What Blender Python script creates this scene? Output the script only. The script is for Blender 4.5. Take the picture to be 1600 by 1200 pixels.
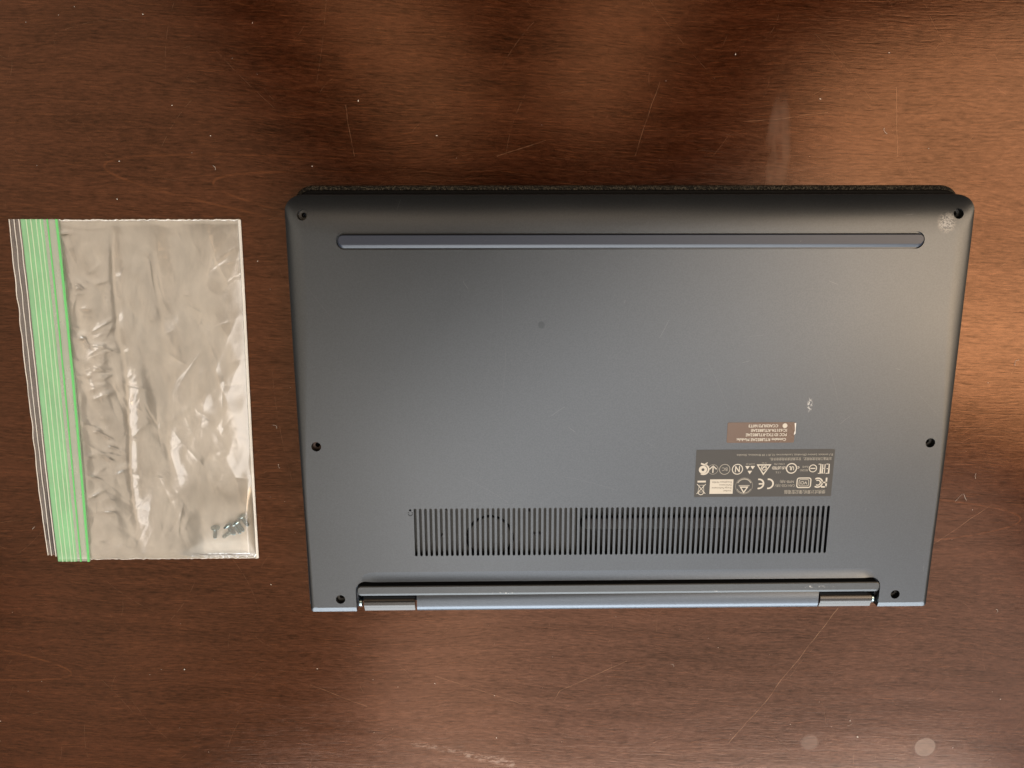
import bpy, bmesh, math, random
import numpy as np
from mathutils import Vector, Matrix

scene = bpy.context.scene
for o in list(bpy.data.objects):
    bpy.data.objects.remove(o)
COL = scene.collection
PI = math.pi
MM = 0.001

# ------------------------------------------------------------------ camera
cam_data = bpy.data.cameras.new("camera")
cam_data.sensor_width = 36.0
cam_data.lens = 27.0
cam_data.clip_start = 0.01
cam_data.clip_end = 50.0
cam = bpy.data.objects.new("camera", cam_data)
COL.objects.link(cam)
_rot = Matrix(((0.9998661, 0.00479158, -0.01564652),
               (-0.00136098, 0.97720621, 0.21228795),
               (0.01630707, -0.21223823, 0.97708189)))
cam.matrix_world = Matrix.Translation((-0.0592, 0.0910, 0.3640)) @ _rot.to_4x4()
scene.camera = cam

# ------------------------------------------------------------------ world and lamps (indoor light)
world = bpy.data.worlds.new("World")
scene.world = world
world.use_nodes = True
bg = world.node_tree.nodes["Background"]
bg.inputs[0].default_value = (1.0, 0.93, 0.84, 1)
bg.inputs[1].default_value = 0.035


def area_lamp(name, loc, target, sx, sy, radiance, color):
    """a rectangular lamp of the given radiance, facing the target"""
    d = bpy.data.lights.new(name, 'AREA')
    d.shape = 'RECTANGLE'
    d.size, d.size_y = sx, sy
    d.energy = radiance * PI * sx * sy
    d.color = color
    o = bpy.data.objects.new(name, d)
    COL.objects.link(o)
    o.location = loc
    o.rotation_euler = (Vector(target) - Vector(loc)).to_track_quat('-Z', 'Y').to_euler()
    return o


# daylight window beyond the hinge side, warm room light on the right, pale ceiling bounce on the left
area_lamp("window_light", (0.25, -1.95, 1.05), (0.1, 0, 0.0), 2.4, 1.1, 9.6, (0.90, 0.96, 1.0))
area_lamp("rear_ceiling_light", (0.55, -1.32, 1.68), (0.15, 0, 0.0), 2.2, 1.0, 2.0, (1.0, 0.95, 0.92))
area_lamp("right_warm_light", (1.80, 0.27, 1.60), (0.55, 0.05, 0), 1.15, 2.2, 4.7, (1.0, 0.74, 0.50))
area_lamp("right_lamp", (1.42, -0.26, 1.60), (0.4, 0.0, 0), 0.42, 0.85, 4.2, (1.0, 0.70, 0.42))
area_lamp("laptop_fill_light", (0.26, -0.40, 1.75), (0.2, -0.3, 0), 1.5, 0.6, 3.3, (1.0, 0.96, 0.92))  # added fill lamp that lifts the tone of the laptop panel


def patch_lamp(name, x, y, sx, sy, turn, radiance, color):
    """a level lamp standing in for lit ceiling, turned about the vertical"""
    o = area_lamp(name, (x, y, 1.6), (x, y, 0), sx, sy, radiance, color)
    o.rotation_euler = (0, 0, math.radians(turn))


# added lamps stand in for lit ceiling; gaps between make the dark arm reflections
patch_lamp("left_ceiling_light", -1.33, -0.10, 1.5, 2.3, 31, 0.98, (1.0, 0.83, 0.64))
patch_lamp("left_rear_fill", -1.0, -1.5, 1.9, 1.0, 14, 0.75, (1.0, 0.76, 0.54))  # added fill, brightens the lower left of the table
patch_lamp("overhead_left_light", -0.40, 0.60, 0.26, 0.62, 28, 1.9, (1.0, 0.72, 0.48))
patch_lamp("overhead_right_light", 0.16, 0.66, 0.24, 0.60, -20, 1.9, (1.0, 0.72, 0.48))

scene.view_settings.view_transform = 'Standard'
scene.view_settings.look = 'None'
scene.view_settings.exposure = 0.0
scene.view_settings.gamma = 1.0
scene.render.engine = 'CYCLES'
scene.cycles.transparent_max_bounces = 24
scene.cycles.max_bounces = 10

random.seed(7)
RNG = np.random.default_rng(11)


# ------------------------------------------------------------------ node helpers
class NT:
    def __init__(self, name):
        self.mat = bpy.data.materials.new(name)
        self.mat.use_nodes = True
        self.t = self.mat.node_tree
        self.t.nodes.clear()
        self.out = self.t.nodes.new('ShaderNodeOutputMaterial')

    def n(self, typ, **kw):
        nd = self.t.nodes.new(typ)
        for k, v in kw.items():
            setattr(nd, k, v)
        return nd

    def put(self, sock, v):
        if hasattr(v, 'is_output') or isinstance(v, bpy.types.NodeSocket):
            self.t.links.new(v, sock)
        else:
            sock.default_value = v

    def m(self, op, a, b=0.0, c=0.0, clamp=False):
        nd = self.n('ShaderNodeMath', operation=op)
        nd.use_clamp = clamp
        self.put(nd.inputs[0], a)
        self.put(nd.inputs[1], b)
        self.put(nd.inputs[2], c)
        return nd.outputs[0]

    def v(self, op, a, b=(0, 0, 0), scale=None):
        nd = self.n('ShaderNodeVectorMath', operation=op)
        self.put(nd.inputs[0], a)
        self.put(nd.inputs[1], b)
        if scale is not None:
            self.put(nd.inputs['Scale'], scale)
        return nd.outputs['Value'] if op in ('DOT_PRODUCT', 'LENGTH', 'DISTANCE') else nd.outputs[0]

    def coord(self, kind='Object'):
        return self.n('ShaderNodeTexCoord').outputs[kind]

    def scale(self, vec, s, loc=(0, 0, 0), rot=0.0):
        nd = self.n('ShaderNodeMapping')
        self.put(nd.inputs['Vector'], vec)
        nd.inputs['Scale'].default_value = s
        nd.inputs['Location'].default_value = loc
        nd.inputs['Rotation'].default_value = (0, 0, rot)
        return nd.outputs[0]

    def noise(self, vec, scale=1.0, detail=4.0, rough=0.55, dist=0.0):
        nd = self.n('ShaderNodeTexNoise')
        self.put(nd.inputs['Vector'], vec)
        nd.inputs['Scale'].default_value = scale
        nd.inputs['Detail'].default_value = detail
        nd.inputs['Roughness'].default_value = rough
        nd.inputs['Distortion'].default_value = dist
        return nd.outputs[0]

    def ramp(self, x, lo, hi, a=0.0, b=1.0, smooth=True):
        nd = self.n('ShaderNodeMapRange')
        if smooth:
            nd.interpolation_type = 'SMOOTHSTEP'
        self.put(nd.inputs['Value'], x)
        nd.inputs['From Min'].default_value = lo
        nd.inputs['From Max'].default_value = hi
        nd.inputs['To Min'].default_value = a
        nd.inputs['To Max'].default_value = b
        return nd.outputs[0]

    def mix(self, fac, a, b):
        nd = self.n('ShaderNodeMix', data_type='RGBA')
        self.put(nd.inputs[0], fac)
        self.put(nd.inputs[6], a if not isinstance(a, tuple) else (*a, 1) if len(a) == 3 else a)
        self.put(nd.inputs[7], b if not isinstance(b, tuple) else (*b, 1) if len(b) == 3 else b)
        return nd.outputs[2]

    def bump(self, h, strength=0.3, dist=0.0002, normal=None):
        nd = self.n('ShaderNodeBump')
        nd.inputs['Strength'].default_value = strength
        nd.inputs['Distance'].default_value = dist
        self.put(nd.inputs['Height'], h)
        if normal is not None:
            self.put(nd.inputs['Normal'], normal)
        return nd.outputs[0]

    def bsdf(self, color, rough=0.5, metal=0.0, normal=None, spec=0.5, coat=None, coat_rough=0.1, coat_normal=None):
        nd = self.n('ShaderNodeBsdfPrincipled')
        self.put(nd.inputs['Base Color'], (*color, 1) if isinstance(color, tuple) and len(color) == 3 else color)
        self.put(nd.inputs['Roughness'], rough)
        self.put(nd.inputs['Metallic'], metal)
        self.put(nd.inputs['Specular IOR Level'], spec)
        if normal is not None:
            self.put(nd.inputs['Normal'], normal)
        if coat is not None:
            self.put(nd.inputs['Coat Weight'], coat)
            self.put(nd.inputs['Coat Roughness'], coat_rough)
            if coat_normal is not None:
                self.put(nd.inputs['Coat Normal'], coat_normal)
        return nd.outputs[0]

    def mixsh(self, fac, a, b):
        nd = self.n('ShaderNodeMixShader')
        self.put(nd.inputs[0], fac)
        self.t.links.new(a, nd.inputs[1])
        self.t.links.new(b, nd.inputs[2])
        return nd.outputs[0]

    def done(self, sh):
        self.t.links.new(sh, self.out.inputs[0])
        return self.mat

    def segment(self, p, a, b, w):
        """1 on a straight hairline from a to b (metres), fading to 0 at half width w"""
        a = Vector((a[0], a[1], 0)); b = Vector((b[0], b[1], 0)); ab = b - a
        pa = self.v('SUBTRACT', p, tuple(a))
        h = self.m('DIVIDE', self.v('DOT_PRODUCT', pa, tuple(ab)), ab.length_squared, clamp=True)
        d = self.v('LENGTH', self.v('SUBTRACT', pa, self.v('SCALE', tuple(ab), scale=h)))
        return self.ramp(d, w, w * 0.25)

    def hairlines(self, p, cell, length, width, seed, keep=0.5, bend=0.0):
        """scattered short hairline scratches, one at most in each cell"""
        q = self.scale(p, (1 / cell, 1 / cell, 0), loc=(seed * 3.17, seed * 7.31, 0))
        vo = self.n('ShaderNodeTexVoronoi', voronoi_dimensions='2D')
        self.put(vo.inputs['Vector'], q)
        vo.inputs['Scale'].default_value = 1.0
        loc = self.v('SUBTRACT', q, vo.outputs['Position'])
        sep = self.n('ShaderNodeSeparateColor')
        self.put(sep.inputs[0], vo.outputs['Color'])
        ang = self.m('MULTIPLY', sep.outputs[0], 6.283)
        rt = self.n('ShaderNodeVectorRotate', rotation_type='Z_AXIS')
        self.put(rt.inputs['Vector'], loc)
        self.put(rt.inputs['Angle'], ang)
        s = self.n('ShaderNodeSeparateXYZ')
        self.put(s.inputs[0], rt.outputs[0])
        y = self.m('ADD', s.outputs[1], self.m('MULTIPLY', self.m('MULTIPLY', s.outputs[0], s.outputs[0]), bend))
        ln = self.m('LESS_THAN', self.m('ABSOLUTE', s.outputs[0]), self.m('MULTIPLY', sep.outputs[1], length / cell))
        wd = self.ramp(self.m('ABSOLUTE', y), width / cell, width / cell * 0.3)
        kp = self.m('LESS_THAN', sep.outputs[2], keep)
        return self.m('MULTIPLY', self.m('MULTIPLY', ln, wd), kp)


# ------------------------------------------------------------------ materials
def make_wood():
    k = NT('stained_wood')
    p = k.coord()
    warp = k.noise(k.scale(p, (5, 9, 1)), detail=3)
    warp2 = k.noise(k.scale(p, (30, 60, 1)), detail=2)
    off = k.m('ADD', k.m('MULTIPLY', k.m('SUBTRACT', warp, 0.5), 0.020), k.m('MULTIPLY', k.m('SUBTRACT', warp2, 0.5), 0.0009))
    cmb = k.n('ShaderNodeCombineXYZ')
    k.put(cmb.inputs[1], off)
    pw = k.v('ADD', k.scale(p, (1, 1, 0), rot=0.045), cmb.outputs[0])
    grain = k.noise(k.scale(pw, (11, 120, 1)), detail=7, rough=0.70)
    fine = k.noise(k.scale(pw, (170, 1100, 1)), detail=5, rough=0.78)
    pores = k.ramp(k.noise(k.scale(pw, (45, 1300, 1), loc=(3, 1, 0)), detail=1.5), 0.56, 0.70)
    fleck = k.ramp(k.noise(k.scale(pw, (80, 1500, 1), loc=(9, 4, 0)), detail=4), 0.55, 0.72)
    blot = k.noise(k.scale(p, (6, 11, 1), loc=(2, 5, 0)), detail=3)
    # growth-ring lines: contours of a long soft field give the pointed arches of flat-sawn boards
    ring_f = k.noise(k.scale(pw, (1.7, 15, 1), loc=(1.3, 0.45, 0)), detail=0.6, rough=0.3)
    ring = k.m('FRACT', k.m('MULTIPLY', ring_f, 17.0))
    ringline = k.m('MULTIPLY', k.ramp(k.m('ABSOLUTE', k.m('SUBTRACT', ring, 0.5)), 0.085, 0.01),
                   k.ramp(k.noise(k.scale(p, (7, 9, 1), loc=(7, 7, 0)), detail=2), 0.46, 0.62))
    # a few pointed arches of flat-sawn figure
    def arch(tip, turn, curve_, reach):
        q = k.scale(k.v('SUBTRACT', k.v('ADD', k.v('MULTIPLY', p, (1, 1, 0)), k.v('SCALE', cmb.outputs[0], scale=0.10)), (tip[0] * MM, tip[1] * MM, 0)), (1, 1, 0), rot=turn)
        sp_ = k.n('ShaderNodeSeparateXYZ')
        k.put(sp_.inputs[0], q)
        yy_ = k.m('MULTIPLY', sp_.outputs[1], sp_.outputs[1])
        d_ = k.m('ABSOLUTE', k.m('SUBTRACT', sp_.outputs[0], k.m('MULTIPLY', yy_, curve_ * 1000)))
        sl = k.m('SQRT', k.m('ADD', k.m('MULTIPLY', yy_, 4 * (curve_ * 1000) ** 2), 1.0))
        ln = k.ramp(k.m('DIVIDE', d_, sl), 0.0008, 0.0001)
        return k.m('MULTIPLY', ln, k.ramp(sp_.outputs[0], reach, reach * 0.25))
    ar = k.m('MAXIMUM', k.m('MAXIMUM', arch((-238.0, 113.9), .12, .42, .14), arch((-189.5, 106.5), .12, .42, .10)),
             k.m('MAXIMUM', arch((-284, -142), 3.3, .45, .08), arch((206, -60), 3.14, .35, .09)))
    ar = k.m('MULTIPLY', ar, k.ramp(k.noise(k.scale(pw, (40, 300, 1)), detail=3), 0.3, 0.65))
    ringline = k.m('MAXIMUM', k.m('MULTIPLY', ringline, 0.5), k.m('MULTIPLY', ar, 2.2))
    tone = k.m('ADD', k.m('MULTIPLY', k.m('SUBTRACT', grain, 0.5), 1.0),
               k.m('ADD', k.m('MULTIPLY', k.m('SUBTRACT', fine, 0.5), 2.3), k.m('MULTIPLY', k.m('SUBTRACT', blot, 0.5), 0.7)))
    tone = k.m('ADD', tone, 0.47, clamp=True)
    col = k.mix(tone, (0.004, 0.0007, 0.0001), (0.041, 0.0074, 0.0014))
    col = k.mix(k.m('MULTIPLY', ringline, 0.16), col, (0.13, 0.040, 0.013))
    col = k.mix(k.m('MULTIPLY', pores, 0.35), col, (0.010, 0.0035, 0.0015))
    col = k.mix(k.m('MULTIPLY', fleck, 0.30), col, (0.11, 0.036, 0.012))
    # wear: long scratches where the photograph has them, hairlines all over
    segs = [((116.8, -108.6), (96, -141), .00026), ((96, -141), (77, -171), .00030), ((77, -171), (64, -188), .00020),
            ((7, -138), (-28, -155), .00024), ((-28, -155), (-31, -161), .00022), ((190, -52), (150, -83), .00018),
            ((-128, 140), (-125, 118), .00014), ((-160, -150), (-131, -163), .00018), ((-94, -146), (-48, -163), .00015),
            ((13, 150), (3, 118), .00012), ((120, 148), (124, 118), .00018),
            ((-60, 118), (-38, 125), .00018), ((52, 133), (90, 137), .00014)]
    sc = None
    jn = k.n('ShaderNodeTexNoise')
    k.put(jn.inputs['Vector'], p)
    jn.inputs['Scale'].default_value = 60
    pj = k.v('ADD', k.v('MULTIPLY', p, (1, 1, 0)), k.v('MULTIPLY', k.v('SUBTRACT', jn.outputs[1], (0.5, 0.5, 0.5)), (0.002, 0.002, 0)))
    for a, b, w in segs:
        s = k.segment(pj, (a[0] * MM, a[1] * MM), (b[0] * MM, b[1] * MM), w)
        sc = s if sc is None else k.m('MAXIMUM', sc, s)
    brk = k.ramp(k.noise(k.scale(p, (220, 220, 1)), detail=2), 0.38, 0.60)
    sc = k.m('MULTIPLY', sc, k.m('ADD', k.m('MULTIPLY', brk, 0.7), 0.3))
    h1 = k.hairlines(p, .038, .020, .00016, 1, 0.55, 0.25)
    h2 = k.hairlines(p, .021, .007, .00013, 2, 0.45, 0.6)
    h3 = k.hairlines(p, .060, .040, .00014, 3, 0.5, 0.1)
    hair = k.m('MULTIPLY', k.m('MAXIMUM', k.m('MAXIMUM', h1, h2), h3), k.m('MULTIPLY', brk, 0.35))
    scr = k.m('MAXIMUM', sc, hair)
    col = k.mix(k.m('MULTIPLY', scr, 0.42), col, (0.26, 0.15, 0.085))

    # dull marks left on the varnish: two round drops, a wiped smear, a chalky scuff
    def blob(c, rx, ry, soft):
        d = k.v('LENGTH', k.v('DIVIDE', k.v('SUBTRACT', k.v('MULTIPLY', pj, (1, 1, 0)), (c[0] * MM, c[1] * MM, 0)), (rx * MM, ry * MM, 1)))
        return k.ramp(d, 1.0, soft)
    drop = k.m('MAXIMUM', k.m('MULTIPLY', blob((171.8, -191.9), 6.3, 6.3, 0.8), 0.9), k.m('MULTIPLY', blob((108.2, -188.3), 5.6, 5.6, 0.6), 0.28))
    smear = k.m('MULTIPLY', blob((68.2, 121.0), 6.8, 29, 0.6), k.ramp(k.noise(k.scale(p, (90, 24, 1)), detail=3), 0.36, 0.56))
    scuff = k.m('MULTIPLY', k.m('MAXIMUM', k.segment(pj, (-.0790, -.1935), (-.0540, -.1990), .0030), k.m('MULTIPLY', k.segment(pj, (-.1070, -.1860), (-.0700, -.1950), .0026), .5)), k.ramp(k.noise(k.scale(p, (260, 700, 1), rot=-.2), detail=4), 0.42, 0.66))
    dull = k.m('MAXIMUM', k.m('MAXIMUM', drop, k.m('MULTIPLY', smear, 0.22)), scuff)
    col = k.mix(k.m('MULTIPLY', dull, 0.20), col, (0.42, 0.36, 0.30))
    rough = k.m('ADD', k.m('ADD', k.m('MULTIPLY', grain, 0.12), k.m('MULTIPLY', fine, 0.10)), 0.05)
    rough = k.m('ADD', rough, k.m('MULTIPLY', dull, 0.25))
    hgt = k.m('ADD', k.m('MULTIPLY', fine, 0.55), k.m('SUBTRACT', k.m('MULTIPLY', grain, 0.5), k.m('MULTIPLY', pores, 0.15)))
    nrm = k.bump(hgt, 0.24, 0.0002)
    spc = k.m('SUBTRACT', k.m('ADD', k.m('MULTIPLY', tone, 0.6), 0.44), k.m('MULTIPLY', pores, 0.12), clamp=True)
    sh = k.bsdf(col, rough, 0.0, nrm, spc)
    sh.node.inputs['Specular Tint'].default_value = (1.0, 0.57, 0.37, 1)
    return k.done(sh)


def make_shell(name, base, rough, metal, wear=True, chips=()):
    k = NT(name)
    p = k.coord()
    gr = k.noise(k.scale(p, (2600, 2600, 2600)), detail=2)
    cl = k.noise(k.scale(p, (14, 14, 14)), detail=4)
    col = k.mix(k.m('MULTIPLY', k.m('SUBTRACT', cl, 0.35), 0.45, clamp=True), base, tuple(c * 1.25 for c in base))
    g2 = k.noise(k.scale(p, (1500, 1500, 1500), loc=(5, 5, 5)), detail=3, rough=.7)
    col = k.mix(k.m('MULTIPLY', k.ramp(g2, 0.35, 0.65), 0.30), col, tuple(c * 0.62 for c in base))
    r = k.m('ADD', k.m('MULTIPLY', cl, 0.10), rough - 0.05)
    if wear:
        def blob(c, rx, ry, soft=0.2):
            q = k.v('DIVIDE', k.v('SUBTRACT', k.v('MULTIPLY', p, (1, 1, 0)), (c[0] * MM, c[1] * MM, 0)), (rx * MM, ry * MM, 1))
            return k.ramp(k.v('LENGTH', q), 1.0, soft)
        lace = k.m('MULTIPLY', k.ramp(k.m('ABSOLUTE', k.m('SUBTRACT', k.noise(k.scale(p, (620, 620, 620)), detail=4), 0.5)), 0.075, 0.015), 1.0)
        lace2 = k.ramp(k.noise(k.scale(p, (420, 420, 420), loc=(4, 2, 1)), detail=5, rough=0.7), 0.55, 0.68)
        w = k.m('MULTIPLY', blob((141.0, 88.5), 5.0, 5.5, 0.3), k.m('MAXIMUM', k.m('MULTIPLY', lace, .6), lace2))
        w = k.m('MAXIMUM', w, k.m('MULTIPLY', k.m('MULTIPLY', blob((150.0, 95.5), 4.0, 2.0), lace2), 0.7))
        w = k.m('MAXIMUM', w, k.m('MULTIPLY', k.m('MULTIPLY', blob((86.0, 4.8), 1.6, 4.4), lace), 1.0))
        for cx_, cy_, rx_, ry_ in chips:
            w = k.m('MAXIMUM', w, k.m('MULTIPLY', blob((cx_, cy_), rx_, ry_), lace2))
        hl = k.hairlines(p, .034, .006, .00012, 5, 0.35, 0.3)
        hl2 = k.hairlines(p, .052, .016, .00009, 8, 0.4, 0.15)
        hl = k.m('MULTIPLY', k.m('MAXIMUM', hl, k.m('MULTIPLY', hl2, .5)), 0.13)
        sp = k.n('ShaderNodeTexVoronoi')
        k.put(sp.inputs['Vector'], k.scale(p, (105, 105, 105)))
        spk = k.m('MULTIPLY', k.ramp(sp.outputs['Distance'], 0.035, 0.015), k.m('GREATER_THAN', k.n('ShaderNodeSeparateColor').outputs[0], -1.0))
        sep = k.n('ShaderNodeSeparateColor')
        k.put(sep.inputs[0], sp.outputs['Color'])
        spk = k.m('MULTIPLY', spk, k.m('LESS_THAN', sep.outputs[0], 0.16))
        w = k.m('MAXIMUM', w, k.m('MAXIMUM', hl, k.m('MULTIPLY', spk, 0.55)))
        col = k.mix(k.m('MULTIPLY', w, 0.75), col, (0.50, 0.48, 0.45))
        # oily thumb mark near the middle
        dot = k.m('MULTIPLY', blob((-40.2, 43.0), 1.9, 2.0, 0.6), 0.30)
        col = k.mix(dot, col, (0.02, 0.022, 0.025))
        r = k.m('ADD', r, k.m('MULTIPLY', w, 0.3))
        met = k.m('MULTIPLY', k.m('SUBTRACT', 1.0, w), metal)
    else:
        met = metal
    return k.done(k.bsdf(col, r, met, k.bump(gr, 0.18, 0.00006), 0.65))


def make_simple(name, col, rough, metal=0.0, spec=0.5, grain=0.0, gscale=900, bumpd=0.0001, var=0.25):
    k = NT(name)
    p = k.coord()
    n1 = k.noise(k.scale(p, (gscale,) * 3), detail=3)
    n2 = k.noise(k.scale(p, (40, 40, 40)), detail=3)
    f = k.m('ADD', k.m('MULTIPLY', k.m('SUBTRACT', n1, 0.5), var), k.m('ADD', k.m('MULTIPLY', k.m('SUBTRACT', n2, 0.5), var), 0.5), clamp=True)
    c = k.mix(f, tuple(x * 0.75 for x in col), tuple(min(1, x * 1.25) for x in col))
    return k.done(k.bsdf(c, k.m('ADD', k.m('MULTIPLY', n2, 0.12), rough - 0.06), metal, k.bump(n1, grain, bumpd) if grain else None, spec))


def make_rubber():
    k = NT('foot_rubber')
    p = k.coord()
    n1 = k.noise(k.scale(p, (1800,) * 3), detail=2)
    lint = k.ramp(k.noise(k.scale(p, (500, 700, 500)), detail=4, rough=.7), 0.66, 0.74)
    zone = k.ramp(k.noise(k.scale(p, (22, 40, 20)), detail=2), 0.48, 0.68)
    c = k.mix(k.m('MULTIPLY', lint, k.m('MULTIPLY', zone, 0.75)), (0.017, 0.021, 0.033), (0.24, 0.225, 0.20))
    return k.done(k.bsdf(c, 0.36, 0.0, k.bump(n1, 0.12, 0.00005), 0.5))


def make_fabric():
    k = NT('woven_fabric')
    p = k.coord()
    q = k.scale(p, (1, 1, 1), rot=0.6)
    w1 = k.n('ShaderNodeTexWave', bands_direction='X')
    k.put(w1.inputs['Vector'], q)
    w1.inputs['Scale'].default_value = 420
    w1.inputs['Distortion'].default_value = 2.5
    w1.inputs['Detail Scale'].default_value = 3
    n1 = k.noise(k.scale(p, (1150, 1150, 1150)), detail=3, rough=.7)
    f = k.m('MULTIPLY', k.m('ADD', k.m('MULTIPLY', w1.outputs[1], 0.6), 0.4), k.ramp(n1, 0.44, 0.60))
    c = k.mix(f, (0.008, 0.0075, 0.007), (0.11, 0.098, 0.078))
    return k.done(k.bsdf(c, 0.9, 0.0, k.bump(f, 0.8, 0.0004), 0.2))


def make_film(name, haze, tint, rough, gloss=1.0, var=0.5, crease=0.0):
    """thin clear polythene: milky haze in the colour stands in partly for glare, glossy at a slant"""
    k = NT(name)
    p = k.coord()
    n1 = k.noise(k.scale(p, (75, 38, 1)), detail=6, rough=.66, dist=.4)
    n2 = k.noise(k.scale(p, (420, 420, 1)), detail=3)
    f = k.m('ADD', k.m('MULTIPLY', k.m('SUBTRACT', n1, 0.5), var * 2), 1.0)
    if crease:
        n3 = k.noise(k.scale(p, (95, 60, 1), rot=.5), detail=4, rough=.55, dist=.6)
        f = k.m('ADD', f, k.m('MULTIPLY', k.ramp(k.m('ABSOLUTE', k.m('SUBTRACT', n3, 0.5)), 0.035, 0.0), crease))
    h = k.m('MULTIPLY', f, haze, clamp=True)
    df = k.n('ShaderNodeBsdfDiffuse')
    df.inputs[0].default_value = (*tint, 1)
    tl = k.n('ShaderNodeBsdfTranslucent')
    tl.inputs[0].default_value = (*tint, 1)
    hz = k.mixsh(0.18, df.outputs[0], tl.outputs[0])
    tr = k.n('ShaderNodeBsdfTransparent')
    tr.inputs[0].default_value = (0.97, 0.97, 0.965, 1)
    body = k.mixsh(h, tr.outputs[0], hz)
    gl = k.n('ShaderNodeBsdfGlossy')
    gl.inputs['Color'].default_value = (1, 1, 1, 1)
    gl.inputs['Roughness'].default_value = rough
    k.put(gl.inputs['Normal'], k.bump(n2, 0.10, 0.00008))
    lw = k.n('ShaderNodeFresnel')
    lw.inputs[0].default_value = 1.5
    return k.done(k.mixsh(k.m('MULTIPLY', lw.outputs[0], 1.9 * gloss, clamp=True), body, gl.outputs[0]))


M = {}
M['wood'] = make_wood()
M['shell'] = make_shell('painted_shell', (0.085, 0.091, 0.098), 0.33, 0.9)
M['shell_plain'] = make_shell('painted_hinge_cover', (0.092, 0.103, 0.118), 0.34, 0.9, wear=False)
M['frame'] = make_simple('frame_paint', (0.10, 0.11, 0.13), 0.35, 0.5)
M['black'] = make_simple('black_plastic', (0.004, 0.004, 0.0045), 0.7, spec=0.12)
M['board'] = make_simple('circuit_board', (0.030, 0.028, 0.024), 0.6, 0.0, grain=0.5, gscale=500, bumpd=.0004, var=1.4)
M['grey_metal'] = make_simple('fan_housing', (0.060, 0.056, 0.050), 0.5, 0.5)
M['dark_metal'] = make_simple('dark_metal', (0.05, 0.045, 0.042), 0.45, 0.7)
M['copper'] = make_simple('fan_copper', (0.05, 0.042, 0.036), 0.5, 0.6)
M['rubber'] = make_rubber()
M['rear_rubber'] = make_shell('rear_foot_rubber', (0.072, 0.075, 0.077), 0.42, 0.85, wear=True, chips=((-62, -88.9, 14, .7), (52, -88.9, 9, .5), (95, -87, 12, .8)))
M['hinge'] = make_simple('hinge_metal', (0.055, 0.053, 0.051), 0.24, 0.95, var=0.1)
M['steel'] = make_simple('zinc_steel', (0.34, 0.45, 0.48), 0.12, 1.0, var=0.15)
M['brass'] = make_simple('brass_insert', (0.05, 0.036, 0.03), 0.4, 0.9)
M['fabric'] = make_fabric()
M['label'] = make_simple('label_film', (0.030, 0.026, 0.021), 0.36, 0.0, 0.45, var=0.12)
M['label_small'] = make_simple('small_label_film', (0.085, 0.040, 0.016), 0.26, 0.0, 0.7, var=0.12)
M['ink'] = make_simple('label_ink', (0.48, 0.43, 0.355), 0.6, spec=.3, var=0.05)
M['ink_dim'] = make_simple('label_ink_thin', (0.30, 0.27, 0.22), 0.6, spec=.3, var=0.05)
M['ink_dark'] = make_simple('label_dark_print', (0.07, 0.062, 0.052), 0.6, spec=.3, var=0.05)
M['paper'] = make_simple('label_paper_edge', (0.6, 0.56, 0.5), 0.7)
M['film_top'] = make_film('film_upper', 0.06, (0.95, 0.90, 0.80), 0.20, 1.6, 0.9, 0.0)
M['film_low'] = make_film('film_lower', 0.70, (0.97, 0.89, 0.78), 0.28, 1.2, 0.50)  # heavy pale haze in the colour, standing in for glare on the bag
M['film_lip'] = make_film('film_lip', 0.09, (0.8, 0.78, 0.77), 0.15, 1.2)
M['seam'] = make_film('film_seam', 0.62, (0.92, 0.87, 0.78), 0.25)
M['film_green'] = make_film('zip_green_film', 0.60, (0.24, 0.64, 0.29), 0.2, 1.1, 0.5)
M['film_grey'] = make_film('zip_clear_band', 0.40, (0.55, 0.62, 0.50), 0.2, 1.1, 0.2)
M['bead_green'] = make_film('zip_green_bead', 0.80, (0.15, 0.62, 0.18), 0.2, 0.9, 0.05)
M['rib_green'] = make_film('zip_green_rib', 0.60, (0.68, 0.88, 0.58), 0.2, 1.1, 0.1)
M['dust'] = make_simple('dust_fibre', (0.55, 0.5, 0.44), 0.8)


# ------------------------------------------------------------------ object helpers
def tag(o, label=None, cat=None, group=None, kind=None):
    if label: o['label'] = label
    if cat: o['category'] = cat
    if group: o['group'] = group
    if kind: o['kind'] = kind
    return o


def empty(name, loc=(0, 0, 0)):
    o = bpy.data.objects.new(name, None)
    o.empty_display_size = 0.02
    COL.objects.link(o)
    o.location = loc
    return o


def smooth_by_angle(me, ang=35):
    bm = bmesh.new(); bm.from_mesh(me)
    for f in bm.faces: f.smooth = True
    for e in bm.edges:
        e.smooth = not (len(e.link_faces) == 2 and e.calc_face_angle(0) > math.radians(ang))
    bm.to_mesh(me); bm.free()


def obj(name, bm, mat, parent=None, smooth=35):
    me = bpy.data.meshes.new(name)
    bm.normal_update()
    bm.to_mesh(me); bm.free()
    if smooth: smooth_by_angle(me, smooth)
    me.materials.append(mat)
    o = bpy.data.objects.new(name, me)
    COL.objects.link(o)
    if parent is not None: o.parent = parent
    return o


def from_arrays(name, verts, faces, mat, parent=None, smooth=True):
    me = bpy.data.meshes.new(name)
    me.from_pydata([tuple(v) for v in verts], [], [tuple(f) for f in faces])
    me.update()
    if smooth:
        me.polygons.foreach_set('use_smooth', [True] * len(me.polygons))
    me.materials.append(mat)
    o = bpy.data.objects.new(name, me)
    COL.objects.link(o)
    if parent is not None: o.parent = parent
    return o


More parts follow.
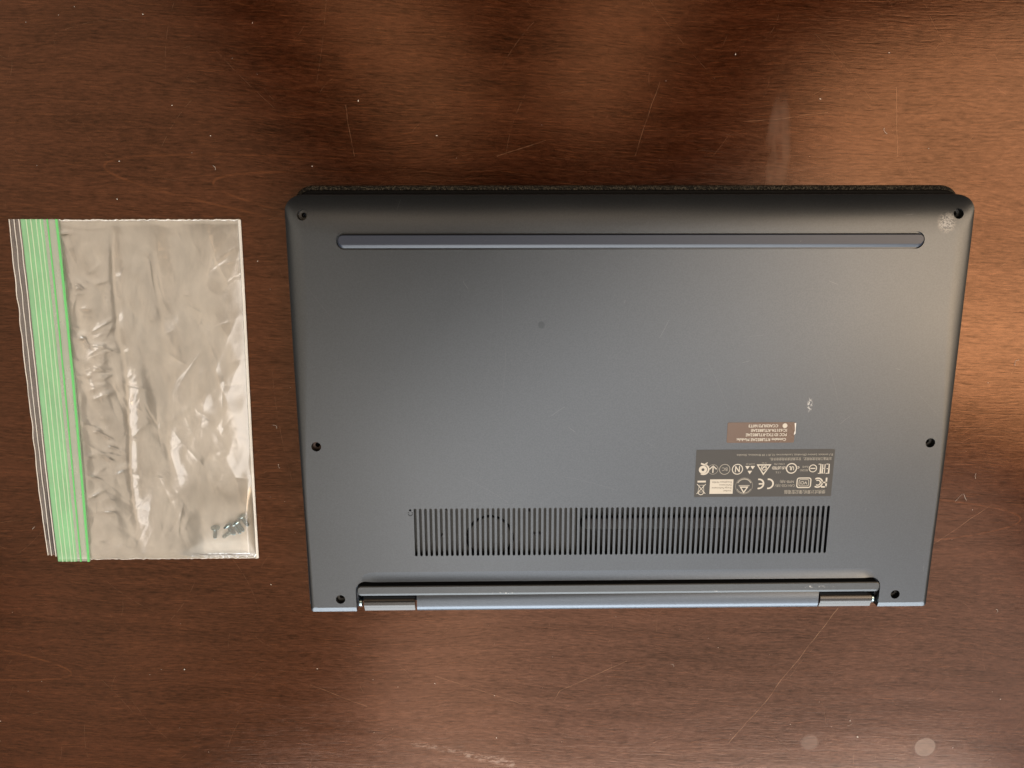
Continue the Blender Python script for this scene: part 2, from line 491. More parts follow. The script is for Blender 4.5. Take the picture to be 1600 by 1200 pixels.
def rrect(x0, x1, y0, y1, radii, seg=8):
    """rounded rectangle; radii for (x1,y1), (x0,y1), (x0,y0), (x1,y0)"""
    pts = []
    for (cx, cy, sx, sy, a0, r) in ((x1, y1, -1, -1, 0, radii[0]), (x0, y1, 1, -1, 90, radii[1]), (x0, y0, 1, 1, 180, radii[2]), (x1, y0, -1, 1, 270, radii[3])):
        for i in range(seg + 1):
            a = math.radians(a0 + 90 * i / seg)
            pts.append((cx + sx * r + r * math.cos(a), cy + sy * r + r * math.sin(a)))
    return pts


def ring_solid(bm, rings, cap0=True, cap1=True):
    """closed solid from a stack of rings [(pts2d, z)], all with the same number of points, listed bottom to top"""
    vs = [[bm.verts.new((x, y, z)) for x, y in pts] for pts, z in rings]
    n = len(vs[0])
    for a, b in zip(vs[:-1], vs[1:]):
        for i in range(n):
            bm.faces.new((a[i], a[(i + 1) % n], b[(i + 1) % n], b[i]))
    if cap0: bm.faces.new(list(reversed(vs[0])))
    if cap1: bm.faces.new(vs[-1])
    return vs


def soft_bar(bm, x0, x1, y0, y1, z0, z1, rc, bevel, seg=8, bseg=5):
    """bar with rounded plan corners and a rounded top edge (all mm)"""
    rings = [(rrect(x0, x1, y0, y1, (rc,) * 4, seg), z0)]
    for i in range(bseg + 1):
        t = i / bseg * PI / 2
        s = bevel * (1 - math.cos(t))
        r = max(0.05, rc - s)
        rings.append((rrect(x0 + s, x1 - s, y0 + s, y1 - s, (r,) * 4, seg), z1 - bevel + bevel * math.sin(t)))
    ring_solid(bm, [([(x * MM, y * MM) for x, y in p], z * MM) for p, z in rings])


def lathe(bm, prof, seg=24, mat=Matrix.Identity(4), cap=True):
    """profile [(r, z)] turned about z, in metres"""
    rows = []
    for r, z in prof:
        rows.append([bm.verts.new(mat @ Vector((r * math.cos(2 * PI * i / seg), r * math.sin(2 * PI * i / seg), z))) for i in range(seg)])
    for a, b in zip(rows[:-1], rows[1:]):
        for i in range(seg):
            bm.faces.new((a[i], a[(i + 1) % seg], b[(i + 1) % seg], b[i]))
    if cap:
        bm.faces.new(list(reversed(rows[0])))
        bm.faces.new(rows[-1])
    return rows


def tube(bm, pts, r, seg=6, squash=1.0):
    """tube along 3-D points"""
    rows = []
    n = len(pts)
    for i, p in enumerate(pts):
        p = Vector(p)
        d = (Vector(pts[min(i + 1, n - 1)]) - Vector(pts[max(i - 1, 0)])).normalized()
        side = d.cross(Vector((0, 0, 1))).normalized()
        up = side.cross(d)
        rr = r[i] if hasattr(r, '__len__') else r
        rows.append([bm.verts.new(p + side * rr * math.cos(2 * PI * j / seg) + up * rr * squash * math.sin(2 * PI * j / seg)) for j in range(seg)])
    for a, b in zip(rows[:-1], rows[1:]):
        for j in range(seg):
            bm.faces.new((a[j], b[j], b[(j + 1) % seg], a[(j + 1) % seg]))
    bm.faces.new(rows[0]); bm.faces.new(list(reversed(rows[-1])))


# ------------------------------------------------------------------ table (the setting)
bm = bmesh.new()
soft_bar(bm, -700, 700, -560, 480, -30, 0, 12, 4)
table = obj('table_top', bm, M['wood'])
tag(table, 'dark stained wood table top with scratches and hazy varnish', 'table', kind='structure')

# ------------------------------------------------------------------ laptop
laptop = empty('laptop', (0, 0, 0))
tag(laptop, 'blue-grey laptop lying closed and upside down on the dark wood table', 'laptop')

HX, HY = 154.0, 100.65
ZT, ZE = 16.5, 11.6

# lid: fabric-wrapped outer shell on the table, black bezel above it
lid_b = bmesh.new()
rings = []
for s, z, in ((2.0, 0.3), (0.8, 0.7), (0.2, 1.5), (0.0, 2.6), (0.2, 3.7), (0.8, 4.6), (1.6, 5.0)):
    rings.append((rrect(-152.6 + s, 152.6 - s, -99.6 + s, 105.2 - s, (9 - s, 9 - s, 4 - s * .5, 4 - s * .5)), z))
ring_solid(lid_b, [([(x * MM, y * MM) for x, y in p], z * MM) for p, z in rings])
lid = obj('lid', lid_b, M['fabric'], laptop)
lid['label'] = 'woven dark fabric lid underneath the laptop'
b = bmesh.new()
ring_solid(b, [([(x * MM, y * MM) for x, y in rrect(-151.6 + s, 151.6 - s, -98.6, 103.0 - s, (8, 8, 3, 3))], z * MM) for s, z in ((0, 5.02), (0, 5.9), (.4, 6.3))])
obj('bezel', b, M['black'], lid)

# base frame: the sides of the keyboard deck, seen as a thin rim round the cover; notched for the hinges
b = bmesh.new()
def frame_pts(s):
    return [(x * MM, y * MM) for x, y in rrect(-HX - .55 + s, HX + .55 - s, -HY + 1.9, HY + .3 - s, (7.5, 7.5, 2, 2))]
ring_solid(b, [(frame_pts(1.2), 6.5 * MM), (frame_pts(.2), 8.2 * MM), (frame_pts(0), 10.2 * MM), (frame_pts(.15), 11.3 * MM), (frame_pts(.5), 11.75 * MM)])
frame = obj('base_frame', b, M['frame'], laptop)

# bottom cover: curved shell; wide soft fall at the front, narrowing along the sides, a flat chamfer at the rear
def outline(seg=8, side=14):
    """outline of the cover as (corner centre factors, normal) samples, counter-clockwise from the right front corner"""
    out = []
    for c, a0 in enumerate((0, 90, 180, 270)):
        for i in range(seg + 1):
            out.append((c, math.radians(a0 + 90 * i / seg), None))
        if c in (1, 3):
            for i in range(1, side):
                out.append((c, math.radians(a0 + 90), i / side))
    return out
OUT = outline()
def sstep(a, b_, x):
    t = min(1, max(0, (x - a) / (b_ - a)))
    return t * t * (3 - 2 * t)
def cover_ring(t, base=None):
    """ring at t (0 = rim, 1 = start of the flat), mm, with its own height at each point"""
    def side_in(y): return (8.5 - 6.7 * sstep(60, -50, y)) * t + 1.1 * sstep(40, -100, y)
    def drop(x, y):
        df = min(1, max(0, (HY - y) / 19.0))
        w_ = 9.0 - 6.9 * sstep(70, -50, y)
        ds = min(1, max(0, (HX - 1.1 * sstep(40, -100, y) - abs(x)) / w_))
        dr = min(1, max(0, (y + HY - 1.4) / 2.6))
        f_, s_, r_ = 4.2 * (1 - df) ** 2.8, (1.9 - 1.3 * sstep(70, -50, y)) * (1 - ds) ** 2.4, .85 * (1 - dr) ** 1.1
        return (f_ ** 2 + s_ ** 2 + r_ ** 2) ** .5
    rf, rr = 7.0 + 5.0 * t, 1.6 + 1.2 * t
    yf, yr = HY - 19.0 * t, -HY + 1.4 + 2.6 * t
    xf, xr = HX - side_in(yf), HX - side_in(yr)
    cs = [(xf - rf, yf - rf, rf), (-xf + rf, yf - rf, rf), (-xr + rr, yr + rr, rr), (xr - rr, yr + rr, rr)]
    pts = []
    for c, a, u in OUT:
        cx, cy, r = cs[c]
        x, y = cx + r * math.cos(a), cy + r * math.sin(a)
        if u is not None:
            nx_, ny_, nr = cs[(c + 1) % 4]
            y = y + (ny_ - y) * u
            x = (-1 if c == 1 else 1) * (HX - side_in(y))
        d = drop(x, y)
        pts.append((x, y, ZT - d))
    return pts
b = bmesh.new()
TS = [0, .03, .07, .12, .18, .25, .33, .42, .52, .63, .75, .88, 1.0]
stack = []
stack.append([(x * (HX - 12) / HX, y * (HY - 8) / HY - 2.0, 15.1) for x, y, z in cover_ring(0)])
stack.append([(x * (HX - 1.6) / HX, y * (HY - 1.6) / HY, ZE) for x, y, z in cover_ring(0)])
stack.append([(x, y, ZE) for x, y, z in cover_ring(0)])
stack += [cover_ring(t) for t in TS]
vs = [[b.verts.new((x * MM, y * MM, z * MM)) for x, y, z in r_] for r_ in stack]
n = len(OUT)
for r0, r1 in zip(vs[:-1], vs[1:]):
    for i in range(n):
        b.faces.new((r0[i], r0[(i + 1) % n], r1[(i + 1) % n], r1[i]))
b.faces.new(list(reversed(vs[0]))); b.faces.new(vs[-1])
cover = obj('bottom_cover', b, M['shell'], laptop, smooth=50)

# cutters: vent slots, screw holes, pin hole, foot groove, hinge notch
cut = bmesh.new()
X0, PITCH, NV = -100.2, 199.5 / 80, 81
for i in range(NV):
    x = X0 + PITCH * i
    w = 0.66
    pts = rrect(x - w, x + w, -69.9, -45.4, (w - .02,) * 4, 4)
    ring_solid(cut, [([(px * MM, py * MM) for px, py in pts], z * MM) for z in (14.0, 17.5)])
HOLES = [(-146.2, 92.0), (146.2, 92.3), (-145.6, -14.2), (145.2, -14.1), (-138.0, -92.4), (136.6, -92.4)]
for x, y in HOLES:
    ring_solid(cut, [([(x * MM + 2.3 * MM * math.cos(2 * PI * j / 28), y * MM + 2.3 * MM * math.sin(2 * PI * j / 28)) for j in range(28)], z * MM) for z in (10.0, 18.0)])
ring_solid(cut, [([(-102.5 * MM + .55 * MM * math.cos(2 * PI * j / 12), -46.2 * MM + .55 * MM * math.sin(2 * PI * j / 12)) for j in range(12)], z * MM) for z in (14.0, 18.0)])
ring_solid(cut, [([(x * MM, y * MM) for x, y in rrect(-131.6, 131.7, 76.9, 84.5, (3.7,) * 4)], z * MM) for z in (15.35, 18.0)])
ring_solid(cut, [([(x * MM, y * MM) for x, y in rrect(-130.4, 128.6, -110.0, -83.0, (5, 5, .5, .5))], z * MM) for z in (10.0, 18.5)])


def boolean(target, cutter_bm):
    cme = bpy.data.meshes.new('cutter')
    bmesh.ops.recalc_face_normals(cutter_bm, faces=cutter_bm.faces)
    cutter_bm.to_mesh(cme); cutter_bm.free()
    co = bpy.data.objects.new('cutter', cme)
    COL.objects.link(co)
    mod = target.modifiers.new('cut', 'BOOLEAN')
    mod.operation = 'DIFFERENCE'; mod.solver = 'EXACT'; mod.object = co
    dg = bpy.context.evaluated_depsgraph_get()
    me = bpy.data.meshes.new_from_object(target.evaluated_get(dg))
    target.modifiers.clear()
    old = target.data
    target.data = me
    bpy.data.meshes.remove(old)
    bpy.data.objects.remove(co); bpy.data.meshes.remove(cme)
    smooth_by_angle(me, 30)
    wn = target.modifiers.new('weighted_normal', 'WEIGHTED_NORMAL')
    wn.keep_sharp = True; wn.weight = 100


boolean(cover, cut)
cut = bmesh.new()
ring_solid(cut, [([(x * MM, y * MM) for x, y in rrect(-130.2, 128.4, -112.0, -83.4, (4, 4, .5, .5))], z * MM) for z in (6.0, 18.5)])
ring_solid(cut, [([(x * MM, y * MM) for x, y in rrect(-118, 118, -79, 60, (4,) * 4)], z * MM) for z in (7.4, 18.5)])
for x, y in HOLES:
    ring_solid(cut, [([(x * MM + 2.4 * MM * math.cos(2 * PI * j / 20), y * MM + 2.4 * MM * math.sin(2 * PI * j / 20)) for j in range(20)], z * MM) for z in (7.5, 18.0)])
boolean(frame, cut)

# raised lip in front of the rear foot
nx, ny = 90, 10
V = []; F = []
for i in range(nx + 1):
    x = -127.5 + 253.0 * i / nx
    e = min(1.0, (x + 127.5) / 7.0, (125.5 - x) / 7.0)
    e = e * e * (3 - 2 * e)
    for j in range(ny + 1):
        t = j / ny
        y = -77.0 - 5.95 * t
        V.append((x * MM, y * MM, (ZT - .03 + e * (.03 * t + .85 * t ** 2.2)) * MM))
for i in range(nx):
    for j in range(ny):
        a = i * (ny + 1) + j
        F.append((a, a + 1, a + ny + 2, a + ny + 1))
k0 = len(V)
for i in range(nx + 1):
    p_ = V[i * (ny + 1) + ny]
    V.append(p_); V.append((p_[0], -82.99 * MM, (ZT - 1.0) * MM))
for i in range(nx):
    a = k0 + 2 * i
    F.append((a, a + 1, a + 3, a + 2))
lip = from_arrays('rear_ridge', V, F, M['shell_plain'], laptop)

# rubber feet: rounded bars whose rear shoulder slopes off gently
def foot(x0, x1, y0, y1, z0, z1, rc, slope_w, slope_h, mat='rubber'):
    b = bmesh.new()
    rings = []
    for s_, w_, z_ in ((0, 0, z0), (0, 0, z1 - slope_h - .25), (.12, 0, z1 - slope_h), (.42, slope_w, z1 - .08), (.6, slope_w + .1, z1)):
        rq = min(rc - s_ * .5, (y1 - y0 - 2 * s_ - w_) / 2 - .05)
        rings.append((rrect(x0 + s_, x1 - s_, y0 + s_ + w_, y1 - s_, (rq,) * 4), z_))
    ring_solid(b, [([(x * MM, y * MM) for x, y in p], z * MM) for p, z in rings])
    return obj('rubber_foot', b, M[mat], laptop, smooth=14)
foot(-130.9, 131.0, 77.6, 83.7, 15.3, 18.0, 2.9, .85, .72)
foot(-129.6, 127.8, -89.9, -84.7, 9.0, 18.2, 2.3, 0.5, .28, 'rear_rubber')

# hinge cover between the hinges, with a rounded rear edge
b = bmesh.new()
prof = [(-90.1, 8.0), (-90.1, 16.3), (-90.3, 16.5)]
prof += [(-96.4, 16.5), (-97.0, 16.42), (-97.8, 16.2), (-98.8, 15.85), (-99.2, 15.5), (-99.4, 15.0), (-99.3, 9.0), (-98.6, 7.0)]
va = [b.verts.new((-100.6 * MM, y * MM, z * MM)) for y, z in prof]
vb = [b.verts.new((98.4 * MM, y * MM, z * MM)) for y, z in prof]
n = len(prof)
for i in range(n):
    b.faces.new((va[i], vb[i], vb[(i + 1) % n], va[(i + 1) % n]))
b.faces.new(list(reversed(va))); b.faces.new(vb)
bmesh.ops.recalc_face_normals(b, faces=b.faces)
obj('hinge_cover', b, M['shell_plain'], laptop, smooth=45)

# hinges: flattened barrels with a chamfered rear face, and an end pin
def hinge(x0, x1, pin_x):
    b = bmesh.new()
    prof = []
    for i in range(22):
        a = math.radians(-20 + 250 * i / 21)
        prof.append((-96.0 + 3.9 * math.cos(a), 11.6 + 3.3 * math.sin(a)))
    prof = [(y, z) for y, z in prof if y > -98.3] + [(-98.3, 13.9), (-100.2, 13.3), (-100.4, 12.8), (-100.4, 8.2), (-93, 8.2)]
    va = [b.verts.new((x0 * MM, y * MM, z * MM)) for y, z in prof]
    vb = [b.verts.new((x1 * MM, y * MM, z * MM)) for y, z in prof]
    n = len(prof)
    for i in range(n):
        b.faces.new((va[i], vb[i], vb[(i + 1) % n], va[(i + 1) % n]))
    b.faces.new(list(reversed(va))); b.faces.new(vb)
    bmesh.ops.recalc_face_normals(b, faces=b.faces)
    h = obj('hinge', b, M['hinge'], laptop, smooth=25)
    b = bmesh.new()
    lathe(b, [(2.4 * MM, -.9 * MM), (2.7 * MM, -.5 * MM), (2.7 * MM, .5 * MM), (2.2 * MM, .9 * MM)], 20,
          Matrix.Translation((pin_x * MM, -96.2 * MM, 11.3 * MM)) @ Matrix.Rotation(PI / 2, 4, 'Y'))
    obj('hinge_pin', b, M['steel'], h)
hinge(-126.9, -101.9, -128.8)
hinge(100.2, 126.0, 127.3)

# screw bosses in the six empty holes
for i, (x, y) in enumerate(HOLES):
    b = bmesh.new()
    zt = 13.4 if i > 1 else 12.2
    lathe(b, [(2.25 * MM, 8 * MM), (2.25 * MM, zt * MM), (1.15 * MM, (zt - .15) * MM), (1.0 * MM, (zt - .5) * MM), (1.0 * MM, 9 * MM)], 24, Matrix.Translation((x * MM, y * MM, 0)), cap=False)
    obj('screw_boss', b, M['grey_metal'] if i != 2 else M['brass'], laptop)

# what shows through the vent slots: fan, heat pipe, board
b = bmesh.new(); soft_bar(b, -116, 116, -78, 58, 7.45, 8.2, 3, .2)
obj('circuit_board', b, M['board'], laptop)
fan = empty('fan'); fan.parent = laptop
b = bmesh.new(); soft_bar(b, -102.5, -22, -76, -44, 8.2, 13.0, 4, .6)
cutf = bmesh.new()
ring_solid(cutf, [([((-64.5 + 11.7 * math.cos(2 * PI * j / 48)) * MM, (-62 + 11.7 * math.sin(2 * PI * j / 48)) * MM) for j in range(48)], z * MM) for z in (9.0, 15)])
fh = obj('fan_housing', b, M['grey_metal'], fan); boolean(fh, cutf)
b = bmesh.new(); lathe(b, [(10.6 * MM, 9.0 * MM), (10.6 * MM, 12.2 * MM), (10.2 * MM, 12.5 * MM), (3 * MM, 12.6 * MM)], 40, Matrix.Translation((-64.5 * MM, -62 * MM, 0)))
obj('fan_hub', b, M['grey_metal'], fan)
b = bmesh.new()
for i in range(37):
    a = 2 * PI * i / 37
    c, s = math.cos(a), math.sin(a)
    c2, s2 = math.cos(a + .16), math.sin(a + .16)
    p = [(10.5 * c, 10.5 * s), (11.4 * c2, 11.4 * s2), (11.4 * math.cos(a + .19), 11.4 * math.sin(a + .19)), (10.5 * math.cos(a + .03), 10.5 * math.sin(a + .03))]
    ring_solid(b, [([((-64.5 + x) * MM, (-62 + y) * MM) for x, y in p], z * MM) for z in (9.2, 10.6)])
obj('fan_blades', b, M['copper'], fan)
b = bmesh.new(); soft_bar(b, -20, 112, -60, -53, 8.2, 10.2, 3.4, 1.2)
obj('heat_pipe', b, M['dark_metal'], laptop)
for x, y in ((-87.5, -60.5), (-86, -47.3), (-45.6, -48.3), (-40.4, -60.0), (-43.0, -60.0)):
    b = bmesh.new(); lathe(b, [(.8 * MM, 12.8 * MM), (.8 * MM, 13.3 * MM), (.3 * MM, 13.6 * MM)], 14, Matrix.Translation((x * MM, y * MM, 0)))
    obj('fan_screw', b, M['dark_metal'], fan)

# ------------------------------------------------------------------ flat print on the laptop
def text_bm(bm, s, x, y, h, w=None, align='LEFT', bold=0.0):
    """flat lettering of cap height h (mm) with its left/centre base point at x, y; squeezed to width w"""
    cu = bpy.data.curves.new('lettering', 'FONT')
    cu.body = s
    cu.size = 1.0
    cu.offset = bold
    cu.resolution_u = 2
    o = bpy.data.objects.new('lettering', cu)
    COL.objects.link(o)
    dg = bpy.context.evaluated_depsgraph_get()
    me = bpy.data.meshes.new_from_object(o.evaluated_get(dg))
    bpy.data.objects.remove(o); bpy.data.curves.remove(cu)
    if not me.vertices:
        bpy.data.meshes.remove(me); return
    co = np.empty(len(me.vertices) * 3); me.vertices.foreach_get('co', co); co = co.reshape(-1, 3)
    x0, x1 = co[:, 0].min(), co[:, 0].max()
    sy = h / 0.70
    sx = sy if w is None else w / (x1 - x0)
    co[:, 0] = (co[:, 0] - x0) * sx + x - ((x1 - x0) * sx / 2 if align == 'CENTER' else 0)
    co[:, 1] = co[:, 1] * sy + y
    vs = [bm.verts.new((a, b_, 0)) for a, b_, _ in co]
    for p in me.polygons:
        try: bm.faces.new([vs[i] for i in p.vertices])
        except ValueError: pass
    bpy.data.meshes.remove(me)


def stroke(bm, pts, w, closed=False):
    n = len(pts)
    L = []; R_ = []
    for i, p in enumerate(pts):
        a = pts[(i - 1) % n] if closed or i > 0 else p
        c = pts[(i + 1) % n] if closed or i < n - 1 else p
        d = Vector((c[0] - a[0], c[1] - a[1]))
        d = d.normalized() if d.length > 1e-9 else Vector((1, 0))
        nx_, ny_ = -d.y * w / 2, d.x * w / 2
        k = 1.0
        if closed or 0 < i < n - 1:
            e = Vector((p[0] - a[0], p[1] - a[1])).normalized()
            k = min(1.8, 1 / max(.4, abs(d.dot(e))))
        L.append(bm.verts.new((p[0] + nx_ * k, p[1] + ny_ * k, 0)))
        R_.append(bm.verts.new((p[0] - nx_ * k, p[1] - ny_ * k, 0)))
    for i in range(n if closed else n - 1):
        j = (i + 1) % n
        bm.faces.new((L[i], R_[i], R_[j], L[j]))


def arc(cx, cy, r, a0, a1, n=24, ry=None):
    ry = r if ry is None else ry
    return [(cx + r * math.cos(math.radians(a0 + (a1 - a0) * i / n)), cy + ry * math.sin(math.radians(a0 + (a1 - a0) * i / n))) for i in range(n + 1)]


def ringm(bm, cx, cy, r, w, n=32):
    stroke(bm, arc(cx, cy, r, 0, 360 * (n - 1) / n, n - 1), w, True)


def poly(bm, pts):
    bm.faces.new([bm.verts.new((x, y, 0)) for x, y in pts])


def rect(bm, x0, x1, y0, y1):
    poly(bm, [(x0, y0), (x1, y0), (x1, y1), (x0, y1)])


def place_print(name, bm, mat, parent, cx, cy, w, h, z):
    """print laid out in reading direction (origin lower left, mm), turned half round onto the laptop"""
    for v in bm.verts:
        x, y = v.co.x, v.co.y
        v.co = ((cx - (x - w / 2)) * MM, (cy - (y - h / 2)) * MM, z * MM)
    o = obj(name, bm, mat, parent, smooth=0)
    me = o.data
    bm2 = bmesh.new(); bm2.from_mesh(me)
    for f in bm2.faces:
        if f.normal.z < 0: f.normal_flip()
    bm2.to_mesh(me); bm2.free()
    return o


def sticker(name, x0, x1, y0, y1, mat, rc=.5):
    b = bmesh.new()
    ring_solid(b, [([(x * MM, y * MM) for x, y in rrect(x0, x1, y0, y1, (rc,) * 4, 3)], z * MM) for z in (ZT - .05, ZT + .10)])
    return obj(name, b, mat, laptop)


# --- large regulatory label, 66 x 23.6 mm
LW, LH = 66.2, 23.6
lab = sticker('regulatory_label', 33.7, 99.9, -40.5, -16.9, M['label'])
lab['label'] = 'larger dark label with rows of white approval marks'
LCX, LCY = 66.8, -28.7
A = bmesh.new(); B = bmesh.new()          # bright print, thin print
Y = lambda w: LH - w
text_bm(B, '便携式计算机/筆記型電腦', 3.0, Y(3.1), 1.5, 19.8)
# FC mark
stroke(A, [(2.9, Y(4.4)), (2.9, Y(9.4))], .75); stroke(A, [(2.6, Y(4.75)), (5.2, Y(4.75))], .7); stroke(A, [(2.6, Y(7.0)), (5.4, Y(7.0))], .7)
stroke(A, arc(7.0, Y(6.9), 2.25, 55, 305), .65); stroke(A, arc(7.0, Y(6.9), 1.25, 55, 305), .5)
# box mark
stroke(A, rrect(10.4, 17.0, Y(9.3), Y(4.5), (1,) * 4, 4), .5, True); stroke(B, rrect(11.4, 16.0, Y(8.5), Y(5.3), (.6,) * 4, 4), .4, True)
text_bm(A, 'VCI', 13.7, Y(7.6), 1.5, 3.1, 'CENTER', .01)
text_bm(B, 'CAN ICES-3(B)/', 18.0, Y(6.1), 1.25, 9.6); text_bm(B, 'NMB-3(B)', 18.6, Y(8.1), 1.25, 6.6)
# CE
stroke(A, arc(30.8, Y(6.5), 2.3, 80, 280), .75); stroke(A, arc(35.4, Y(6.5), 2.3, 80, 280), .75); stroke(A, [(33.4, Y(6.5)), (35.4, Y(6.5))], .7)
# round badge
stroke(B, arc(42.4, Y(5.5), 3.6, 25, 155), .28); stroke(B, arc(42.4, Y(5.5), 3.5, 205, 335), .55)
ringm(B, 42.4, Y(5.5), 4.1, .12)
stroke(A, [(40.7, Y(4.9)), (44.1, Y(4.9)), (42.4, Y(2.2))], .6, True); rect(B, 39.8, 45.0, Y(5.9), Y(5.4))
# bin
rect(A, 60.9, 64.9, Y(8.3), Y(7.4))
stroke(A, [(60.9, Y(1.7)), (65.0, Y(6.6))], .32); stroke(A, [(65.0, Y(1.7)), (60.9, Y(6.6))], .32)
stroke(B, [(61.6, Y(2.6)), (64.4, Y(2.6)), (63.9, Y(6.0)), (62.0, Y(6.0))], .3, True); stroke(A, arc(63, Y(2.5), 1.3, 0, 180), .35)
# second row
c = Y(13.9)
stroke(A, [(4.0 - .4, c + 2.3), (2.2, c + 2.3), (2.2, c - 2.3), (3.6, c - 2.3)], .45); stroke(A, [(2.2, c), (3.3, c)], .4)
stroke(A, [(4.2, c - 2.3), (4.2, c + 2.3), (5.3, c + 2.3), (5.3, c - 2.3)], .4); stroke(A, [(4.2, c - .2), (5.3, c - .2)], .4)
stroke(A, [(7.3, c + 2.3), (6.2, c + 2.3), (6.2, c - 2.3), (7.3, c - 2.3)], .45)
ringm(A, 9.9, c - .2, 1.75, .4); rect(A, 8.7, 11.1, c - .45, c + .05)
text_bm(B, 'RECORD', 12.2, c + .2, 1.05, 3.8); text_bm(B, 'RoHS', 12.2, c - 1.5, 1.05, 2.8)
text_bm(A, 'c', 16.9, c - 1.2, 1.5, 1.0, 'CENTER', .02)
ringm(A, 20.2, c - .3, 2.4, .5); text_bm(A, 'UL', 20.2, c - 1.2, 1.8, 2.4, 'CENTER', .03)
text_bm(A, 'US LISTED', 23.0, c - 1.2, 1.35, 6.6, 'LEFT', .02); text_bm(B, 'I.T.E.', 25.4, c + 1.2, .9, 2.4); text_bm(B, 'E MAC1706', 23.8, c - 2.9, .9, 4.9)
stroke(A, [(30.4, c - 2.1), (36.6, c - 2.1), (33.5, c + 2.6)], .6, True)
ringm(A, 33.5, c - .7, 1.2, .35); stroke(A, [(32.7, c - .7), (33.3, c - 1.3), (34.5, c + .1)], .4); text_bm(B, 'N 762', 33.5, c - 3.4, .7, 2.2, 'CENTER')
for dx, dy in ((-1.25, -1.5), (1.25, -1.5), (0, .9)):
    poly(A, [(40.1 + dx - 1.1, c + dy - .1), (40.1 + dx + 1.1, c + dy - .1), (40.1 + dx, c + dy + 1.6)])
text_bm(B, 'LI-ION 00', 40.1, c - 2.9, .7, 4.0, 'CENTER')
ringm(A, 46.1, c, 2.45, .42); text_bm(A, 'N', 46.1, c - 1.45, 2.9, 2.3, 'CENTER', .02)
ringm(B, 52.2, c, 2.5, .28); text_bm(B, 'BC', 52.2, c - .9, 1.7, 2.6, 'CENTER')
ringm(B, 57.8, c, 2.4, .16); stroke(A, [(57.8, c + 1.7), (57.8, c - 1.6)], .5); stroke(A, [(56.1, c - .1), (57.8, c - 1.7), (59.5, c - .1)], .5)
stroke(A, arc(62.6, c + .1, 1.35, 0, 345, 28), 1.25, True); stroke(A, arc(62.3, c + .0, 2.4, 60, 250), .75); stroke(A, [(61.4, c - 2.2), (60.6, c - 3.1), (62.0, c - 2.3), (63.7, c - 3.0)], .75)
text_bm(B, '台灣進口商及使用規定，安全資訊請參閱使用手冊。', 1.4, Y(19.5), 1.15, 29.6)
text_bm(B, 'EU contact: Lenovo (Slovakia), Landererova 12, 811 09 Bratislava, Slovakia', .9, Y(21.4), 1.0, 46)
place_print('bold_print', A, M['ink'], lab, LCX, LCY, LW, LH, ZT + .14)
place_print('thin_print', B, M['ink_dim'], lab, LCX, LCY, LW, LH, ZT + .13)
bx = bmesh.new(); rect(bx, 47.7, 58.9, Y(8.9), Y(1.6))
place_print('white_box', bx, M['ink'], lab, LCX, LCY, LW, LH, ZT + .14)
bx = bmesh.new(); stroke(bx, [(47.0, Y(9.4)), (47.0, Y(1.1)), (59.5, Y(1.1)), (59.5, Y(9.4))], .12, True)
place_print('box_outline', bx, M['ink_dark'], lab, LCX, LCY, LW, LH, ZT + .13)
bx = bmesh.new()
for i, (s, w) in enumerate((('Verified', 3.6), ('Energy Performance', 9.4), ('Performance', 5.8), ('Énergétique Vérifiée', 9.4))):
    text_bm(bx, s, 48.5, Y(3.5 + i * 1.45), .85, w)
place_print('box_lettering', bx, M['ink_dark'], lab, LCX, LCY, LW, LH, ZT + .17)

# --- small module label, 32 x 10 mm
lab2 = sticker('module_label', 47.8, 79.9, -13.5, -3.5, M['label_small'], .6)
lab2['label'] = 'small brown label with four lines of white lettering'
SW, SH = 32.1, 10.0
A = bmesh.new()
for s, x, w, wd in (('Contains RTL8852AE Module:', 3.9, 2.2, 23.6), ('FCC ID:TX2-RTL8852AE', 3.8, 4.55, 19.4), ('IC:6317A-RTL8852AE', 3.8, 6.7, 17.1), ('CCAI20LP2160T3', 8.1, 8.9, 14.0)):
    text_bm(A, s, x, SH - w, 1.35, wd, 'LEFT', .022)
poly(A, arc(4.9, SH - 8.3, 1.15, 0, 352, 20))
place_print('lettering', A, M['ink'], lab2, 63.85, -8.5, SW, SH, ZT + .14)
b = bmesh.new()
pts = [(79.5, -4.0), (80.25, -3.9), (80.2, -7.0), (80.3, -9.0), (79.6, -9.9), (79.6, -8.8), (79.95, -7.5)]
ring_solid(b, [([(x * MM, y * MM) for x, y in reversed(pts)], z * MM) for z in (ZT + .08, ZT + .13)])
obj('torn_edge', b, M['paper'], lab2)

# pin-hole icon beside the vent
b = bmesh.new()
stroke(b, arc(-102.5, -48.0, .95, 180, 360, 12), .3)
stroke(b, [(-103.7, -47.6), (-103.1, -47.2)], .25)
stroke(b, [(-101.9, -47.2), (-101.3, -47.6)], .25)
for v in b.verts: v.co = (v.co.x * MM, v.co.y * MM, (ZT + .03) * MM)
ic = obj('reset_icon', b, M['black'], laptop, smooth=0)
bm2 = bmesh.new(); bm2.from_mesh(ic.data)
for f in bm2.faces:
    if f.normal.z < 0: f.normal_flip()
bm2.to_mesh(ic.data); bm2.free()


# ------------------------------------------------------------------ zip bag
def vnoise(x, y, seed):
    """smooth value noise"""
    r = np.random.default_rng(seed)
    T = r.random((64, 64))
    xi = np.floor(x).astype(int); yi = np.floor(y).astype(int)
    fx = x - xi; fy = y - yi
    fx = fx * fx * fx * (fx * (6 * fx - 15) + 10); fy = fy * fy * fy * (fy * (6 * fy - 15) + 10)
    g = lambda a, b_: T[a % 64, b_ % 64]
    return ((g(xi, yi) * (1 - fx) + g(xi + 1, yi) * fx) * (1 - fy) + (g(xi, yi + 1) * (1 - fx) + g(xi + 1, yi + 1) * fx) * fy) * 2 - 1


